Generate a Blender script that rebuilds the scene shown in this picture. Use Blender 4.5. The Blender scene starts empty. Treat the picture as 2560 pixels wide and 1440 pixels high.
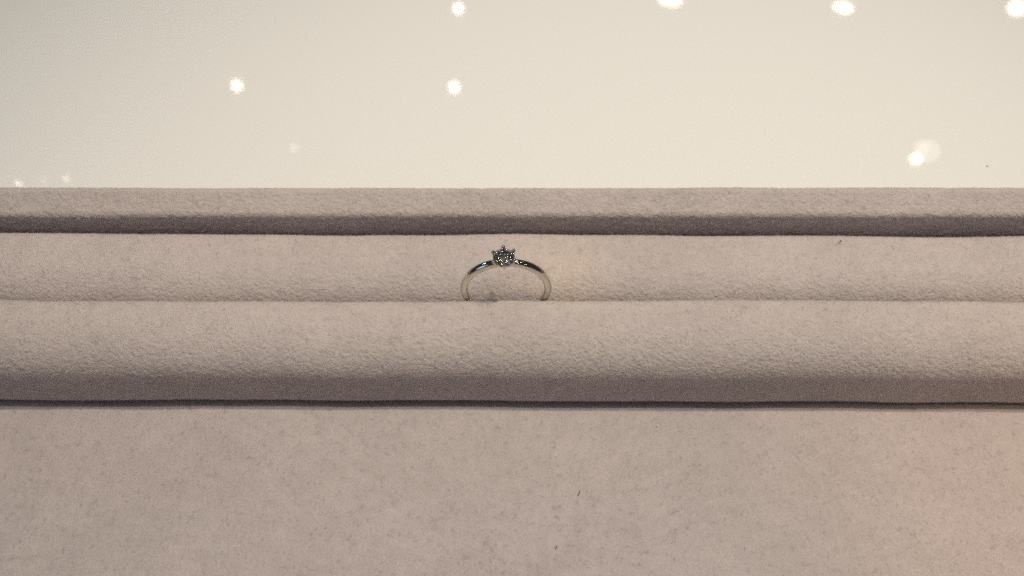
import bpy, bmesh, math, random
import numpy as np
from mathutils import Vector, Matrix

random.seed(4)
rng = np.random.default_rng(11)
MM = 0.001
ZOFF = 27.4            # millimetres from the counter top up to the ring's centre
C = bpy.context.scene.collection
sc = bpy.context.scene

# ------------------------------------------------------------------ camera
F_PX, PITCH, DIST = 2217.0, math.radians(53.0), 190.0
YC, ZC = -DIST * math.cos(PITCH), DIST * math.sin(PITCH)          # mm, ring centre is the origin
cam_d = bpy.data.cameras.new('camera')
cam = bpy.data.objects.new('camera', cam_d)
C.objects.link(cam)
cam.location = (0, YC * MM, (ZC + ZOFF) * MM)
cam.rotation_euler = (math.pi / 2 - PITCH, 0, 0)
cam_d.sensor_width = 36.0
cam_d.lens = 36.0 * F_PX / 2560.0
cam_d.clip_start, cam_d.clip_end = 0.002, 60.0
cam_d.dof.use_dof = True
cam_d.dof.focus_distance = 0.186
cam_d.dof.aperture_fstop = cam_d.lens / 1.2
sc.camera = cam

# ------------------------------------------------------------------ world, exposure, light
w = bpy.data.worlds.new('World')
sc.world = w
w.use_nodes = True
w.node_tree.nodes['Background'].inputs[0].default_value = (0.46, 0.45, 0.50, 1)
w.node_tree.nodes['Background'].inputs[1].default_value = 0.064
sc.view_settings.view_transform = 'Standard'
sc.view_settings.look = 'None'
sc.view_settings.exposure = 0.0
sc.view_settings.gamma = 1.0
sc.cycles.use_denoising = False      # the fabric's fine nap survives without it
sc.cycles.caustics_reflective = False
sc.cycles.caustics_refractive = False
sc.cycles.filter_width = 1.8
sc.cycles.use_adaptive_sampling = False
sc.cycles.sampling_pattern = 'BLUE_NOISE'
sc.cycles.max_bounces = 16
sc.cycles.transmission_bounces = 14
sc.cycles.glossy_bounces = 8
sc.cycles.sample_clamp_indirect = 80.0
sc.cycles.blur_glossy = 0.0


def aim(o, target):
    d = Vector(target) - o.location
    o.rotation_euler = d.to_track_quat('-Z', 'Y').to_euler()


def spot(name, loc, target, power, color, angle, blend, radius):
    l = bpy.data.lights.new(name, 'SPOT')
    l.energy, l.color = power, color
    l.spot_size, l.spot_blend, l.shadow_soft_size = math.radians(angle), blend, radius
    o = bpy.data.objects.new(name, l)
    C.objects.link(o)
    o.location = loc
    aim(o, target)
    return o


def area(name, loc, target, power, color, sx, sy=None, shape='RECTANGLE', roll=0.0):
    l = bpy.data.lights.new(name, 'AREA')
    l.energy, l.color, l.shape, l.size = power, color, shape, sx
    if sy:
        l.size_y = sy
    o = bpy.data.objects.new(name, l)
    C.objects.link(o)
    o.location = loc
    aim(o, target)
    if roll:
        o.rotation_euler.rotate_axis('Z', roll)
    return o


WARM = (1.0, 0.905, 0.74)
# the shop's ceiling spots over the tray
spot('ceiling_spot', (0.36, -0.07, 2.25), (0.05, 0.03, 0.02), 74, WARM, 14, 1.0, 0.06)
spot('ceiling_spot', (0.62, 0.10, 2.25), (0.02, 0.08, 0.02), 64, WARM, 23, 1.0, 0.04)
spot('ceiling_spot', (0.95, 0.10, 2.25), (0.08, 0.07, 0.02), 42, WARM, 22, 1.0, 0.04)
# an amber lamp spilling onto the near right corner
spot('amber_spot', (0.75, -0.45, 1.3), (0.136, -0.060, 0.005), 18, (1.0, 0.58, 0.20), 6.2, 1.0, 0.02)
# added amber spot, in place of light the ring throws on the cloth
spot('amber_spot', (0.55, -0.30, 1.4), (0.0098, 0.0068, 0.0235), 12.5, (1.0, 0.70, 0.14), 0.60, 1.0, 0.004)
# unseen cool fill light from behind the viewer on the left, and a cold tube seen in the band
area('cool_fill', (-2.4, -1.6, 1.5), (0, 0, 0.02), 9, (0.58, 0.72, 1.0), 1.6, 1.2)
area('tube_light', (-1.95, 1.80, 1.42), (0, 0, 0.03), 4.2, (0.55, 0.82, 1.0), 0.52, 0.03, roll=math.radians(0))


# ceiling downlights that the glossy counter mirrors: found by reflecting the view ray at the counter
def mirrored(u, v, zceil):
    d = Vector(((u - 1280) / F_PX, 0, 0)) + Vector((0, math.cos(PITCH), -math.sin(PITCH)))
    d += Vector((0, math.sin(PITCH), math.cos(PITCH))) * ((720 - v) / F_PX)
    p = cam.location + d * (cam.location.z / -d.z)
    r = Vector((d.x, d.y, -d.z))
    q = p + r * (zceil / r.z)
    return p, q


def downlight(u, v, dx_px, dy_px, radiance, color=(1, 0.93, 0.78), zceil=2.5):
    p, q = mirrored(u, v, zceil)
    path = (p - cam.location).length + (q - p).length
    sx, sy = dx_px * path / F_PX, dy_px * path / F_PX
    a = math.pi * sx * sy / 4
    area('ceiling_downlight', q, p, radiance * math.pi * a, color, sx, sy, 'ELLIPSE')


for u, v, sx, sy, L in [
    (1146, 21, 27, 27, 11), (1135, 218, 30, 30, 11), (592, 214, 27, 29, 11),
    (1676, 3, 56, 24, 9), (2108, 19, 47, 26, 9), (2543, 20, 38, 32, 9),
    (2290, 397, 29, 27, 11), (2320, 378, 50, 48, 2.0), (2303, 366, 34, 26, 1.3),
    (735, 370, 19, 19, 2.4), (46, 458, 11, 13, 7), (166, 446, 14, 14, 4.0), (110, 451, 11, 11, 2.2),
]:
    downlight(u, v, sx, sy, L)
# unseen downlights added overhead to put sparkle into the metal and the diamond
for gx, gy in [(-0.75, -0.35), (0.55, -0.55), (1.6, 0.35), (-1.3, -1.5), (0.1, -1.6), (1.4, -1.3), (0.5, 0.95), (1.15, 1.35), (-2.5, -0.6), (2.4, -0.4), (0.0, -0.9)]:
    size = 0.085 if gy > -0.5 else 0.05
    area('ceiling_downlight', (gx, gy, 2.5), (0, 0, 0), 1.0 * (size / 0.085) ** 2, (1, 0.93, 0.78), size, None, 'DISK')
# dim fill panel added overhead, out of view, to brighten the diamond
area('overhead_fill', (0, -0.5, 2.6), (0, -0.5, 0), 6.0, (1, 0.94, 0.84), 2.6, 1.6)


# ------------------------------------------------------------------ materials
def mat(name):
    m = bpy.data.materials.new(name)
    m.use_nodes = True
    nt = m.node_tree
    return m, nt, nt.nodes['Principled BSDF']


def suede(name, base, mottle=1.0):
    m, nt, b = mat(name)
    N, L = nt.nodes, nt.links
    tc = N.new('ShaderNodeTexCoord')

    def noise(scale, detail, rough=0.6):
        n = N.new('ShaderNodeTexNoise')
        n.inputs['Scale'].default_value = scale
        n.inputs['Detail'].default_value = detail
        n.inputs['Roughness'].default_value = rough
        L.new(tc.outputs['Object'], n.inputs['Vector'])
        return n
    big = noise(38, 4)
    dimple_shade = noise(820, 2, 0.5)
    patch = noise(110, 3)
    mid = noise(420, 3)
    fine = noise(2300, 3, 0.7)

    def ramp(src, lo, hi, p0=0.3, p1=0.7):
        r = N.new('ShaderNodeValToRGB')
        r.color_ramp.elements[0].position, r.color_ramp.elements[1].position = p0, p1
        r.color_ramp.elements[0].color = (lo, lo, lo, 1)
        r.color_ramp.elements[1].color = (hi, hi, hi, 1)
        L.new(src.outputs['Fac'], r.inputs['Fac'])
        return r
    col = None
    for src, lo, hi in ((big, 0.95, 1.03), (patch, 0.965, 1.025), (mid, 1 - 0.06 * mottle, 1 + 0.05 * mottle), (fine, 1 - 0.09 * mottle, 1 + 0.07 * mottle)):
        r = ramp(src, lo, hi)
        mx = N.new('ShaderNodeMix')
        mx.data_type, mx.blend_type = 'RGBA', 'MULTIPLY'
        mx.inputs['Factor'].default_value = 1.0
        if col is None:
            mx.inputs['A'].default_value = base
        else:
            L.new(col, mx.inputs['A'])
        L.new(r.outputs['Color'], mx.inputs['B'])
        col = mx.outputs['Result']
    # sparse little dimples in the nap, their shade put into the colour
    r = ramp(dimple_shade, 1 - 0.15 * mottle, 1.0, 0.30, 0.40)
    mx = N.new('ShaderNodeMix')
    mx.data_type, mx.blend_type = 'RGBA', 'MULTIPLY'
    mx.inputs['Factor'].default_value = 1.0
    L.new(col, mx.inputs['A'])
    L.new(r.outputs['Color'], mx.inputs['B'])
    col = mx.outputs['Result']
    L.new(col, b.inputs['Base Color'])
    b.inputs['Roughness'].default_value = 0.95
    b.inputs['Specular IOR Level'].default_value = 0.08
    b.inputs['Sheen Weight'].default_value = 0.12
    b.inputs['Sheen Roughness'].default_value = 0.5
    b.inputs['Sheen Tint'].default_value = (0.9, 0.82, 0.86, 1)
    clumps = noise(1150, 2, 0.6)
    b1 = N.new('ShaderNodeBump')
    b1.inputs['Strength'].default_value = 1.0
    b1.inputs['Distance'].default_value = 0.00032
    L.new(clumps.outputs['Fac'], b1.inputs['Height'])
    bump = N.new('ShaderNodeBump')
    bump.inputs['Strength'].default_value = 0.8
    bump.inputs['Distance'].default_value = 0.00014
    L.new(fine.outputs['Fac'], bump.inputs['Height'])
    L.new(b1.outputs['Normal'], bump.inputs['Normal'])
    L.new(bump.outputs['Normal'], b.inputs['Normal'])
    return m


SUEDE = suede('blush_suede', (0.542, 0.472, 0.459, 1))
MAT_SUEDE = suede('mat_suede', (0.474, 0.414, 0.412, 1))
M_BASE, _, b = mat('tray_board')
b.inputs['Base Color'].default_value = (0.12, 0.105, 0.11, 1)  # colour darkened to deepen the shade in the gap under the roll
b.inputs['Roughness'].default_value = 0.9

GLOSS, nt, b = mat('white_gloss_acrylic')
b.inputs['Base Color'].default_value = (0.835, 0.822, 0.815, 1)
b.inputs['Roughness'].default_value = 0.026
b.inputs['IOR'].default_value = 1.49
_tc = nt.nodes.new('ShaderNodeTexCoord')
_n = nt.nodes.new('ShaderNodeTexNoise')
_n.inputs['Scale'].default_value = 9
_n.inputs['Detail'].default_value = 3
_b = nt.nodes.new('ShaderNodeBump')
_b.inputs['Strength'].default_value = 0.006
_b.inputs['Distance'].default_value = 0.001
nt.links.new(_tc.outputs['Object'], _n.inputs['Vector'])
nt.links.new(_n.outputs['Fac'], _b.inputs['Height'])
nt.links.new(_b.outputs['Normal'], b.inputs['Normal'])

METAL, nt, b = mat('polished_white_gold')
b.inputs['Base Color'].default_value = (0.74, 0.70, 0.63, 1)
b.inputs['Metallic'].default_value = 1.0
b.inputs['Roughness'].default_value = 0.035

DIAMOND, nt, b = mat('diamond')
b.inputs['Base Color'].default_value = (0.95, 0.98, 0.97, 1)
b.inputs['Roughness'].default_value = 0.0
b.inputs['IOR'].default_value = 2.42
b.inputs['Transmission Weight'].default_value = 1.0

DARK, _, b = mat('dark_lint')
b.inputs['Base Color'].default_value = (0.07, 0.06, 0.055, 1)
b.inputs['Roughness'].default_value = 0.9
GREY, _, b = mat('grey_lint')
b.inputs['Base Color'].default_value = (0.30, 0.27, 0.25, 1)
PALE, _, b = mat('pale_lint')
b.inputs['Base Color'].default_value = (0.85, 0.83, 0.8, 1)
b.inputs['Roughness'].default_value = 0.5


# ------------------------------------------------------------------ helpers
def link(name, me, m, parent=None):
    o = bpy.data.objects.new(name, me)
    if m:
        me.materials.append(m)
    C.objects.link(o)
    if parent:
        o.parent = parent
    return o


def thing(name, label, cat, loc=(0, 0, 0)):
    o = bpy.data.objects.new(name, None)
    o.empty_display_size = 0.005
    C.objects.link(o)
    o.location = loc
    o['label'], o['category'] = label, cat
    return o


def np_mesh(name, verts, faces, smooth=True):
    """verts (n,3) in metres, faces (m,k) of equal size"""
    me = bpy.data.meshes.new(name)
    k = faces.shape[1]
    me.vertices.add(len(verts))
    me.vertices.foreach_set('co', verts.astype(np.float32).ravel())
    me.loops.add(faces.size)
    me.loops.foreach_set('vertex_index', faces.astype(np.int32).ravel())
    me.polygons.add(len(faces))
    me.polygons.foreach_set('loop_start', np.arange(0, faces.size, k, dtype=np.int32))
    me.polygons.foreach_set('use_smooth', np.full(len(faces), smooth))
    me.update(calc_edges=True)
    return me


def noise2d(nx, ns, dx, ds, corr):
    n = rng.standard_normal((nx, ns))
    fx, fs = np.fft.fftfreq(nx, dx)[:, None], np.fft.fftfreq(ns, ds)[None, :]
    filt = np.exp(-2 * (math.pi * corr) ** 2 * (fx ** 2 + fs ** 2) / 6)
    r = np.fft.ifft2(np.fft.fft2(n) * filt).real
    return r / r.std()


def resample(pts, step):
    p = np.array(pts, float)
    s = np.concatenate([[0], np.cumsum(np.hypot(*np.diff(p, axis=0).T))])
    n = int(s[-1] / step) + 1
    t = np.linspace(0, s[-1], n)
    return np.stack([np.interp(t, s, p[:, 0]), np.interp(t, s, p[:, 1])], 1), t


def arc(cy, cz, ry, rz, a0, a1, n=14):
    return [(cy + ry * math.cos(math.radians(a0 + (a1 - a0) * i / n)),
             cz + rz * math.sin(math.radians(a0 + (a1 - a0) * i / n))) for i in range(n + 1)]


def padded(name, profile, x0, x1, parent, warp=None, step=0.29, clump=0.045, soft=0.12, nap=6.0, nap_window=None, loc_mm=(0, 0, 0), m=None, xstep=0.3, nap_rows=None):
    m = m or SUEDE
    """a fabric-wrapped pad: the profile (y, z in mm) swept along x, its surface napped and slightly uneven"""
    prof, s = resample(profile, step)
    nx = int((x1 - x0) / xstep) + 1
    xs = np.linspace(x0, x1, nx)
    ns = len(prof)
    P = np.zeros((nx, ns, 3))
    P[..., 0] = xs[:, None]
    P[..., 1] = prof[None, :, 0]
    P[..., 2] = prof[None, :, 1]
    if warp:
        dy, dz = warp(xs[:, None], P[..., 1], P[..., 2])
        P[..., 1] += dy
        P[..., 2] += dz
    dx, ds = xs[1] - xs[0], s[1] - s[0]
    tx, ts = np.gradient(P, axis=0), np.gradient(P, axis=1)
    nrm = np.cross(ts, tx)
    nrm /= np.linalg.norm(nrm, axis=2, keepdims=True)
    if nrm[nx // 2, :, 2].mean() < 0:
        nrm = -nrm
    h = (0.2 * clump * noise2d(nx, ns, dx, ds, 0.8) + clump * noise2d(nx, ns, dx, ds, 0.52)
         + soft * noise2d(nx, ns, dx, ds, 14.0) + 0.05 * soft * noise2d(nx, ns, dx, ds, 5.0))
    Q = P + nrm * h[..., None]
    # the two ends turn down a little, like fabric pulled over a corner
    e = np.minimum(xs - x0, x1 - xs)
    r = 2.5
    drop = np.where(e < r, r - np.sqrt(np.maximum(0, r * r - (r - e) ** 2)), 0)
    Q[..., 2] -= drop[:, None]
    i = np.arange(nx * ns).reshape(nx, ns)
    quads = np.stack([i[:-1, :-1], i[1:, :-1], i[1:, 1:], i[:-1, 1:]], -1).reshape(-1, 4)
    off = np.array(loc_mm)
    me = np_mesh(name, ((Q - off) * MM).reshape(-1, 3), quads)
    o = link(name, me, m, parent)
    # the nap: short fibres standing on the fabric
    if nap:
        win = nap_window or (x0, x1)
        sel = np.where((xs > win[0]) & (xs < win[1]))[0]
        r0, r1 = nap_rows or (0.0, 1.0)
        n = int(nap * (win[1] - win[0]) * (s[-1] - s[0]) * (r1 - r0))
        a = rng.uniform(sel[0], sel[-1] - 1, n)
        c = rng.uniform(r0 * (ns - 1), r1 * (ns - 1) - 0.001, n)
        ai, ci = a.astype(int), c.astype(int)
        fa, fc = (a - ai)[:, None], (c - ci)[:, None]
        base = (Q[ai, ci] * (1 - fa) + Q[ai + 1, ci] * fa) * (1 - fc) + (Q[ai, ci + 1] * (1 - fa) + Q[ai + 1, ci + 1] * fa) * fc
        nn = nrm[ai, ci]
        g = rng.standard_normal((n, 3))
        lean = g - nn * (g * nn).sum(1, keepdims=True)
        ln = rng.uniform(0.09, 0.25, n)[:, None]
        tip = base + nn * ln + lean * ln * 0.45
        side = np.cross(nn, rng.standard_normal((n, 3)))
        side /= np.linalg.norm(side, axis=1, keepdims=True) + 1e-9
        side *= rng.uniform(0.035, 0.06, n)[:, None]
        root = base - nn * 0.05
        V = np.stack([root - side, root + side, tip], 1).reshape(-1, 3)
        mf = np_mesh('nap', (V - off) * MM, np.arange(3 * n).reshape(n, 3), smooth=False)
        f = link('nap', mf, m, o)
        f['kind'] = 'stuff'
    return o


# ------------------------------------------------------------------ the setting: glossy white counter
bm = bmesh.new()
bmesh.ops.create_cube(bm, size=1.0, matrix=Matrix.Translation((0, 0.12, -0.015)) @ Matrix.Diagonal((1.5, 0.95, 0.03, 1)))
bmesh.ops.bevel(bm, geom=bm.edges[:], offset=0.003, segments=3, affect='EDGES')
me = bpy.data.meshes.new('counter')
bm.to_mesh(me)
bm.free()
counter = link('counter', me, GLOSS)
counter['kind'] = 'structure'
counter['label'] = 'glossy white counter behind and under the suede ring tray'

# ------------------------------------------------------------------ the ring tray
TX0, TX1 = -145.0, 145.0
tray = thing('ring_tray', 'blush suede ring tray with two padded rolls and a raised rear rail', 'ring tray')
O = (0, 0, -ZOFF)        # profiles are in ring-centred mm; part meshes are stored relative to the counter top


def lerp_x(xs, xp, fp):
    return np.interp(xs, xp, fp)


# front roll: flat face down to the counter, long soft shoulder, tight edge at the slot
front_prof = [(-11.0, -21.0), (-15.2, -21.0), (-15.8, -20.7), (-16.0, -20.1)]
front_prof += arc(-4.8, -11.15, 11.2, 9.4, 180, 90, 30)
front_prof += [(-4.5, -1.75)]
front_prof += arc(-3.6, -3.95, 2.5, 2.2, 90, 0)
front_prof += [(-1.0, -9.0), (-1.0, -23.3)]


def warp_front(x, y, z):
    dy = -0.0042 * x * np.clip(-y / 18.0, 0, 1)
    dz = lerp_x(x, [-120, -66, -25, 0, 30, 110], [0.40, -0.15, -0.25, 0.0, 0.35, 0.0]) * np.clip((z + 12) / 9, 0, 1)
    return dy + 0 * z, dz


padded('padded_roll', front_prof, TX0, TX1, tray, warp_front, loc_mm=O, nap_window=(-118, 118), clump=0.018, soft=0.09)

mid_prof = [(0.95, -23.3), (0.95, -9.5)]
mid_prof += arc(10.6, -11.4, 9.6, 8.7, 178, 90, 24)
mid_prof += [(12.5, -2.6), (15.5, -2.7)]
mid_prof += arc(16.0, -5.2, 2.6, 2.5, 90, 0)
mid_prof += [(18.7, -10.0), (18.7, -23.3)]


def warp_mid(x, y, z):
    k = np.clip((y - 4) / 10, 0, 1) * np.clip((z + 12) / 9, 0, 1)
    dz = lerp_x(x, [-125, -75, -36, 0, 40, 120], [1.0, 0.45, -0.35, 0.0, -0.4, -0.65]) * k
    return 0 * z, dz


padded('padded_roll', mid_prof, TX0, TX1, tray, warp_mid, loc_mm=O, nap_window=(-124, 124), clump=0.018, soft=0.09)

rail_prof = [(20.0, -23.3), (20.0, -0.6)]
rail_prof += arc(21.7, 0.0, 1.7, 1.7, 180, 126, 12)
rail_prof += [(22.6, 2.45), (24.4, 3.45)]
rail_prof += arc(25.2, 2.4, 1.4, 1.3, 125, 0, 10)
rail_prof += [(26.6, -6.0), (26.6, -23.3)]
padded('rear_rail', rail_prof, TX0, TX1, tray, None, loc_mm=O, nap_window=(-132, 132), soft=0.06, clump=0.03)

bm = bmesh.new()
bmesh.ops.create_cube(bm, size=1.0, matrix=Matrix.Translation((0, 7.0 * MM, (ZOFF - 16.65) * MM))
                      @ Matrix.Diagonal((0.284, 0.036, 0.0135, 1)))
bmesh.ops.bevel(bm, geom=bm.edges[:], offset=0.0004, segments=2, affect='EDGES')
me = bpy.data.meshes.new('tray_base')
bm.to_mesh(me)
bm.free()
link('tray_base', me, M_BASE, tray)

# ------------------------------------------------------------------ suede mat in front
mat_prof = [(28, -23.4), (-92, -23.4)]
mat_prof += arc(-92, -24.15, 0.75, 0.75, 90, 180, 6)
mat_prof += [(-92.75, -27.35)]


def warp_mat(x, y, z):
    return 0 * x + 0 * z, 0 * x + 0 * z


matt = padded('suede_mat', mat_prof, -165, 165, None, warp_mat, loc_mm=(0, -56, -ZOFF), step=0.42, clump=0.022, soft=0.05,
              nap=4.5, nap_window=(-105, 105), m=MAT_SUEDE, xstep=0.42, nap_rows=(0.34, 0.72))
matt.location = (0, -56 * MM, 0)
matt['label'] = 'flat blush suede mat lying under and in front of the ring tray'
matt['category'] = 'display mat'

# ------------------------------------------------------------------ the ring
ring = thing('ring', 'white gold solitaire ring with a round diamond, standing in the tray slot', 'ring',
             (-0.9 * MM, -0.05 * MM, (ZOFF - 9.75) * MM))
ring.rotation_euler = (math.radians(0.0), math.radians(-2.2), math.radians(1.0))
RC = Vector((0, 0, 9.75))            # ring centre above its base, mm

# band: D section, slightly thinner towards the stone
nu, nv = 160, 28
V = []
for i in range(nu):
    a = 2 * math.pi * i / nu
    top = max(0.0, math.cos(a)) ** 6
    half = 0.84 - 0.14 * top                                  # half width along y
    r_in, r_out = 8.22 - 0.14 * top, 9.75 - 0.10 * top
    rm, hr = (r_in + r_out) / 2, (r_out - r_in) / 2
    for j in range(nv):
        t = 2 * math.pi * j / nv
        cx, cy = math.cos(t), math.sin(t)
        p = 4.5                                               # squarish section with eased edges
        q = (abs(cx) ** p + abs(cy) ** p) ** (-1 / p)
        ra, ya = cx * q, cy * q
        if ra > 0:                                            # domed outside
            ra = ra * (1 - 0.30 * ya * ya)
        else:
            ra = ra * (1 - 0.05 * ya * ya)
        r = rm + hr * ra
        V.append((r * math.sin(a), ya * half, r * math.cos(a) + RC.z))
V = np.array(V) * MM
i = np.arange(nu * nv).reshape(nu, nv)
i2 = np.roll(i, -1, 0)
quads = np.stack([i, np.roll(i, -1, 1), np.roll(i2, -1, 1), i2], -1).reshape(-1, 4)
link('band', np_mesh('band', V, quads), METAL, ring)


# diamond: a round brilliant cut plane by plane
def brilliant(D):
    bm = bmesh.new()
    bmesh.ops.create_cone(bm, cap_ends=True, segments=64, radius1=0.5, radius2=0.5, depth=2.0)

    def cut(point, normal):
        g = bm.verts[:] + bm.edges[:] + bm.faces[:]
        r = bmesh.ops.bisect_plane(bm, geom=g, dist=1e-6, plane_co=point, plane_no=normal, clear_outer=True)
        ed = [e for e in r['geom_cut'] if isinstance(e, bmesh.types.BMEdge)]
        if ed:
            bmesh.ops.contextual_create(bm, geom=ed)
    gt, gb = 0.012, -0.012
    cut((0, 0, 0.163), (0, 0, 1))
    cut((0, 0, -0.60), (0, 0, -1))

    def ringcut(n, off, tilt, r, z, down=False):
        for k in range(n):
            a = 2 * math.pi * (k + off) / n
            t = math.radians(tilt)
            nrm = (math.cos(a) * math.sin(t), math.sin(a) * math.sin(t), (-1 if down else 1) * math.cos(t))
            cut((r * math.cos(a), r * math.sin(a), z), nrm)
    ringcut(8, 0, 34.0, 0.5, gt)
    ringcut(16, 0.5, 40.0, 0.492, gt)
    ringcut(8, 0.5, 21.5, 0.285 * math.cos(math.pi / 8), 0.163)
    ringcut(8, 0, 40.9, 0.5, gb, True)
    ringcut(16, 0.5, 42.2, 0.494, gb, True)
    bmesh.ops.scale(bm, vec=(D, D, D), verts=bm.verts)
    bmesh.ops.recalc_face_normals(bm, faces=bm.faces)
    return bm


SZ = RC.z + 10.25                    # girdle height above the ring's base
bm = brilliant(4.45)
bmesh.ops.rotate(bm, matrix=Matrix.Rotation(math.radians(9), 3, 'Z'), verts=bm.verts)
bmesh.ops.translate(bm, vec=(0, 0, SZ + 0.40), verts=bm.verts)
bmesh.ops.scale(bm, vec=(MM, MM, MM), verts=bm.verts)
me = bpy.data.meshes.new('diamond')
bm.to_mesh(me)
bm.free()
link('diamond', me, DIAMOND, ring)


def lathe(prof, n=48):
    V, Fc = [], []
    m = len(prof)
    for i in range(n):
        a = 2 * math.pi * i / n
        for r, z in prof:
            V.append((r * math.cos(a), r * math.sin(a), z))
    V = np.array(V) * MM
    i = np.arange(n * m).reshape(n, m)
    i2 = np.roll(i, -1, 0)
    q = np.stack([i, i2, np.roll(i2, -1, 1), np.roll(i, -1, 1)], -1).reshape(-1, 4)
    return V, q


# setting: a small tapered collet cup between band and stone
cup = [(0.55, SZ - 2.25), (0.95, SZ - 2.05), (1.45, SZ - 1.35), (1.78, SZ - 0.75), (1.72, SZ - 0.62), (1.50, SZ - 0.80),
       (1.15, SZ - 1.30), (0.70, SZ - 1.85)]
V, q = lathe(cup)
setting = link('setting', np_mesh('setting', V, q), METAL, ring)


def tube(path, radii, n=12):
    bm = bmesh.new()
    rows = []
    for k, (p, r) in enumerate(zip(path, radii)):
        p = Vector(p)
        d = (Vector(path[min(k + 1, len(path) - 1)]) - Vector(path[max(k - 1, 0)])).normalized()
        u = d.orthogonal().normalized()
        if k and rows:
            u = (pu - d * pu.dot(d)).normalized()
        pu = u
        vv = d.cross(u)
        rows.append([bm.verts.new((p + (u * math.cos(2 * math.pi * j / n) + vv * math.sin(2 * math.pi * j / n)) * r) * MM) for j in range(n)])
    for a, b_ in zip(rows, rows[1:]):
        for j in range(n):
            bm.faces.new((a[j], a[(j + 1) % n], b_[(j + 1) % n], b_[j]))
    bm.faces.new(rows[0][::-1])
    bm.faces.new(rows[-1])
    for f in bm.faces:
        f.smooth = True
    bmesh.ops.recalc_face_normals(bm, faces=bm.faces)
    return bm


def smooth_path(pts, n=18):
    p = np.array(pts, float)
    t = np.linspace(0, 1, len(p))
    tt = np.linspace(0, 1, n)
    out = np.stack([np.interp(tt, t, p[:, c]) for c in range(p.shape[1])], 1)
    for _ in range(3):
        out[1:-1] = 0.25 * out[:-2] + 0.5 * out[1:-1] + 0.25 * out[2:]
    return out


for k in range(6):
    a = math.radians(90 + 60 * k + 2)
    # (radial, height, radius): leaves the cup, runs up outside the girdle and bends over the crown with a rounded tip
    pp = smooth_path([(0.95, SZ - 2.05, 0.26), (1.50, SZ - 1.35, 0.28), (2.10, SZ - 0.55, 0.27), (2.38, SZ + 0.05, 0.27), (2.45, SZ + 0.30, 0.32),
                      (2.46, SZ + 0.46, 0.43), (2.38, SZ + 0.68, 0.45), (2.26, SZ + 0.86, 0.36), (2.16, SZ + 0.94, 0.06)], 30)
    path = [(r * math.cos(a), r * math.sin(a), z) for r, z, _ in pp]
    bm = tube(path, [x for _, _, x in pp])
    me = bpy.data.meshes.new('prong')
    bm.to_mesh(me)
    bm.free()
    link('prong', me, METAL, ring)


# ------------------------------------------------------------------ lint and specks
def lint(label, x, y, z, length, rad, ang, m, bend=0.25):
    pts = []
    for k in range(6):
        t = k / 5 - 0.5
        s = t * length
        pts.append((s * math.cos(ang) - bend * length * (t * t) * math.sin(ang),
                    s * math.sin(ang) + bend * length * (t * t) * math.cos(ang), rad + 0.06 * length * abs(t)))
    bm = tube(pts, [rad * (0.5 + 0.5 * math.cos(2.4 * (k / 5 - 0.5))) for k in range(6)], 6)
    me = bpy.data.meshes.new('lint')
    bm.to_mesh(me)
    bm.free()
    o = link('lint', me, m)
    o.location = (x * MM, y * MM, (z + ZOFF) * MM)
    o['label'], o['category'], o['group'] = label, 'lint', 'specks of lint'
    return o


def on_plane(u, v, z):
    th = PITCH + math.atan((v - 720) / F_PX)
    y = YC + (ZC - z) / math.tan(th)
    depth = (y - YC) * math.cos(PITCH) + (ZC - z) * math.sin(PITCH)
    return (u - 1280) * depth / F_PX, y


for u, v, z, ln, rad, ang, m, label in [
    (1448, 1234, -23.2, 1.2, 0.10, 1.15, DARK, 'dark bent lint fibre near the middle of the suede mat'),
    (1391, 1369, -23.2, 0.7, 0.08, 1.2, DARK, 'short dark lint fibre near the front of the suede mat'),
    (2101, 604, -2.55, 0.45, 0.16, 0.3, DARK, 'tiny black speck on the second padded roll, right of the ring'),
    (1644, 1065, -23.2, 0.4, 0.17, 0.2, PALE, 'tiny pale speck on the suede mat just in front of the tray'),
    (2468, 416, -27.4, 0.55, 0.17, 0.4, GREY, 'tiny grey speck on the white counter behind the tray'),
]:
    x, y = on_plane(u, v, z)
    lint(label, x, y, z, ln, rad, ang, m)
